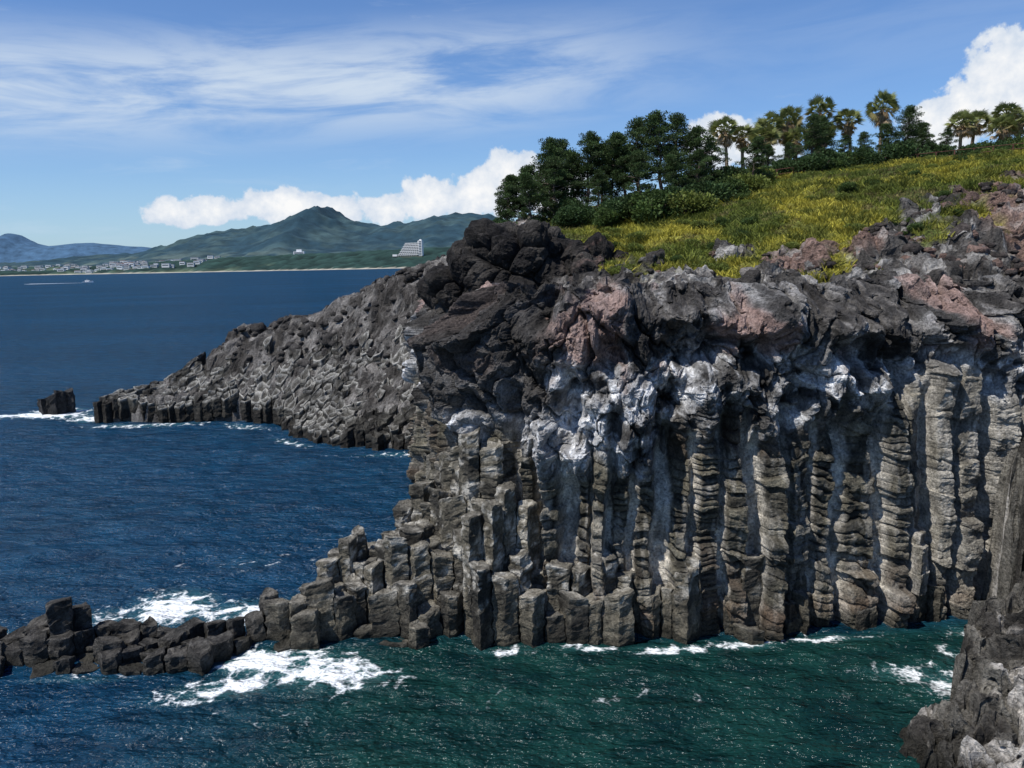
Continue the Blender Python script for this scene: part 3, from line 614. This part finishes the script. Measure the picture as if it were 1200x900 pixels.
gc=np.repeat(gc*rng.uniform(.7,1.3,nT)[:,None],nb*4,0)
obj('grass',mesh_np('grass',V,F,M_grass,gc,smooth=False))
def fence(pts):
    mb=MB();pts=np.array(pts,float);prev=None;c=(.13,.06,.045)
    Ls=np.concatenate([[0],np.cumsum(np.hypot(*np.diff(pts,axis=0).T))])
    for s_ in np.arange(0,Ls[-1],1.8):
        x=np.interp(s_,Ls,pts[:,0]);y=np.interp(s_,Ls,pts[:,1]);z=ground(x,y)
        mb.box((x-.05,y-.05,z-.4),(x+.05,y+.05,z+1.15),0,c)
        if prev:
            for h in(.6,1.1): mb.tube([(prev[0],prev[1],prev[2]+h),(x,y,z+h)],[.035,.035],5,0,c)
        prev=(x,y,z)
    obj('wooden_fence',mb.mesh('wooden_fence',[M_bark]))
fence([(22,87),(27,90),(33,91)]);fence([(41,94),(48,92),(56,88),(66,82)])
# ---------------------------------------------------------------- world
elv=math.radians(60);az=math.radians(236)
sd_=Vector((math.sin(az)*math.cos(elv),math.cos(az)*math.cos(elv),math.sin(elv)))
w=bpy.data.worlds.new('World');scene.world=w;w.use_nodes=True;t=NT(w.node_tree);bg=w.node_tree.nodes['Background'];bg.inputs[1].default_value=.088
try: w.cycles.sampling_method='MANUAL';w.cycles.sample_map_resolution=256
except Exception: pass
sky=t.N('ShaderNodeTexSky');sky.sky_type='NISHITA';sky.sun_disc=False;sky.sun_elevation=elv;sky.sun_rotation=az;sky.ozone_density=2.5;sky.air_density=1.0;sky.dust_density=.3;sky.altitude=100
dirv=t.N('ShaderNodeTexCoord').outputs['Generated'];sp=t.N('ShaderNodeSeparateXYZ');t.l.new(dirv,sp.inputs[0])
AZ=t.math('MULTIPLY',t.math('ARCTAN2',sp.outputs[0],sp.outputs[1]),57.2958);EL=t.math('MULTIPLY',t.math('ARCSINE',sp.outputs[2]),57.2958)
mval=None
for a,e,ra,re in [(-21.4,3.3,1.8,.8),(-18.4,3.5,2.6,.9),(-14.8,3.7,2.8,1.2),(-11.5,3.4,2.6,.9),(-8.1,3.6,2.5,1.1),(-5.2,4.1,2.6,1.5),(-2,4.5,2.5,1.8),(.3,5.0,2.2,2.1),(3,4.4,3,1.8),(13.6,7.4,1.9,1.6),(16,6.7,3,1.5),(26.2,7.3,2.2,1.6),(28,8.0,2.2,2.2),(29.8,9.0,2.5,3.0),(32,8.8,3,3.4),(36,7.,5,4.5)]:
    dx=t.math('DIVIDE',t.math('SUBTRACT',AZ,a),ra);dy=t.math('DIVIDE',t.math('SUBTRACT',EL,e),re)
    v=t.math('SUBTRACT',1,t.math('SQRT',t.math('ADD',t.math('MULTIPLY',dx,dx),t.math('MULTIPLY',dy,dy))))
    mval=v if mval is None else t.math('SMOOTH_MAX',mval,v,.1)
cn=t.noise(dirv,22,6,.6);cn2=t.noise(dirv,60,4,.6)
mm=t.math('ADD',mval,t.mr(cn,.3,.7,-.5,.5)); alpha=t.mr(mm,-.05,.2,0,1,True)
skyc=t.mix(1.0,sky.outputs[0],(.86,1.10,1.46),'MULTIPLY')
cv_=t.N('ShaderNodeCombineXYZ');t.set(cv_.inputs[0],t.math('MULTIPLY',AZ,.05));t.set(cv_.inputs[1],t.math('ADD',t.math('MULTIPLY',EL,.28),t.math('MULTIPLY',AZ,-.012)))
ci1=t.noise(cv_.outputs[0],1.6,6,.6,.5)
band=t.mr(t.math('ABSOLUTE',t.math('SUBTRACT',EL,t.math('ADD',11.8,t.math('MULTIPLY',AZ,.05)))),0,4.8,1,0,True)
bandx=t.mr(AZ,-4,16,1,.12,True)
cir=t.math('MULTIPLY',t.math('MULTIPLY',band,bandx),t.mr(ci1,.30,.62,0,.9,True))
cir=t.math('MAXIMUM',cir,t.mr(ci1,.52,.8,0,.3,True))
skyc=t.mix(cir,skyc,(7.4,8.5,9.8))
hz=t.mr(EL,-1,9,.4,0,True);skyc=t.mix(hz,skyc,(5.0,7.4,9.8))
cc=t.mix(t.mr(t.math('ADD',t.math('MULTIPLY',mm,.6),t.mr(cn2,.3,.7,-.25,.25)),0,.7,0,1),(7.4,8.3,9.6),(11.,11.,11.))
t.l.new(t.mix(alpha,skyc,cc),bg.inputs[0])
sl=bpy.data.lights.new('sun','SUN');sl.energy=5.0;sl.angle=math.radians(.5);sl.color=(1,.965,.91);so=bpy.data.objects.new('sun',sl);scene.collection.objects.link(so)
so.rotation_euler=sd_.to_track_quat('Z','Y').to_euler()
cam=bpy.data.cameras.new('camera');cam.sensor_width=36;cam.lens=29.4;cam.clip_end=80000;cam.clip_start=.5
co_=bpy.data.objects.new('camera',cam);scene.collection.objects.link(co_)
co_.matrix_world=Matrix.Translation((0,0,22.1))@Matrix.Rotation(math.pi/2-math.radians(8.45),4,'X')@Matrix.Rotation(math.radians(-1.3),4,'Z')
scene.camera=co_
scene.view_settings.view_transform='Standard';scene.view_settings.look='None';scene.view_settings.exposure=0
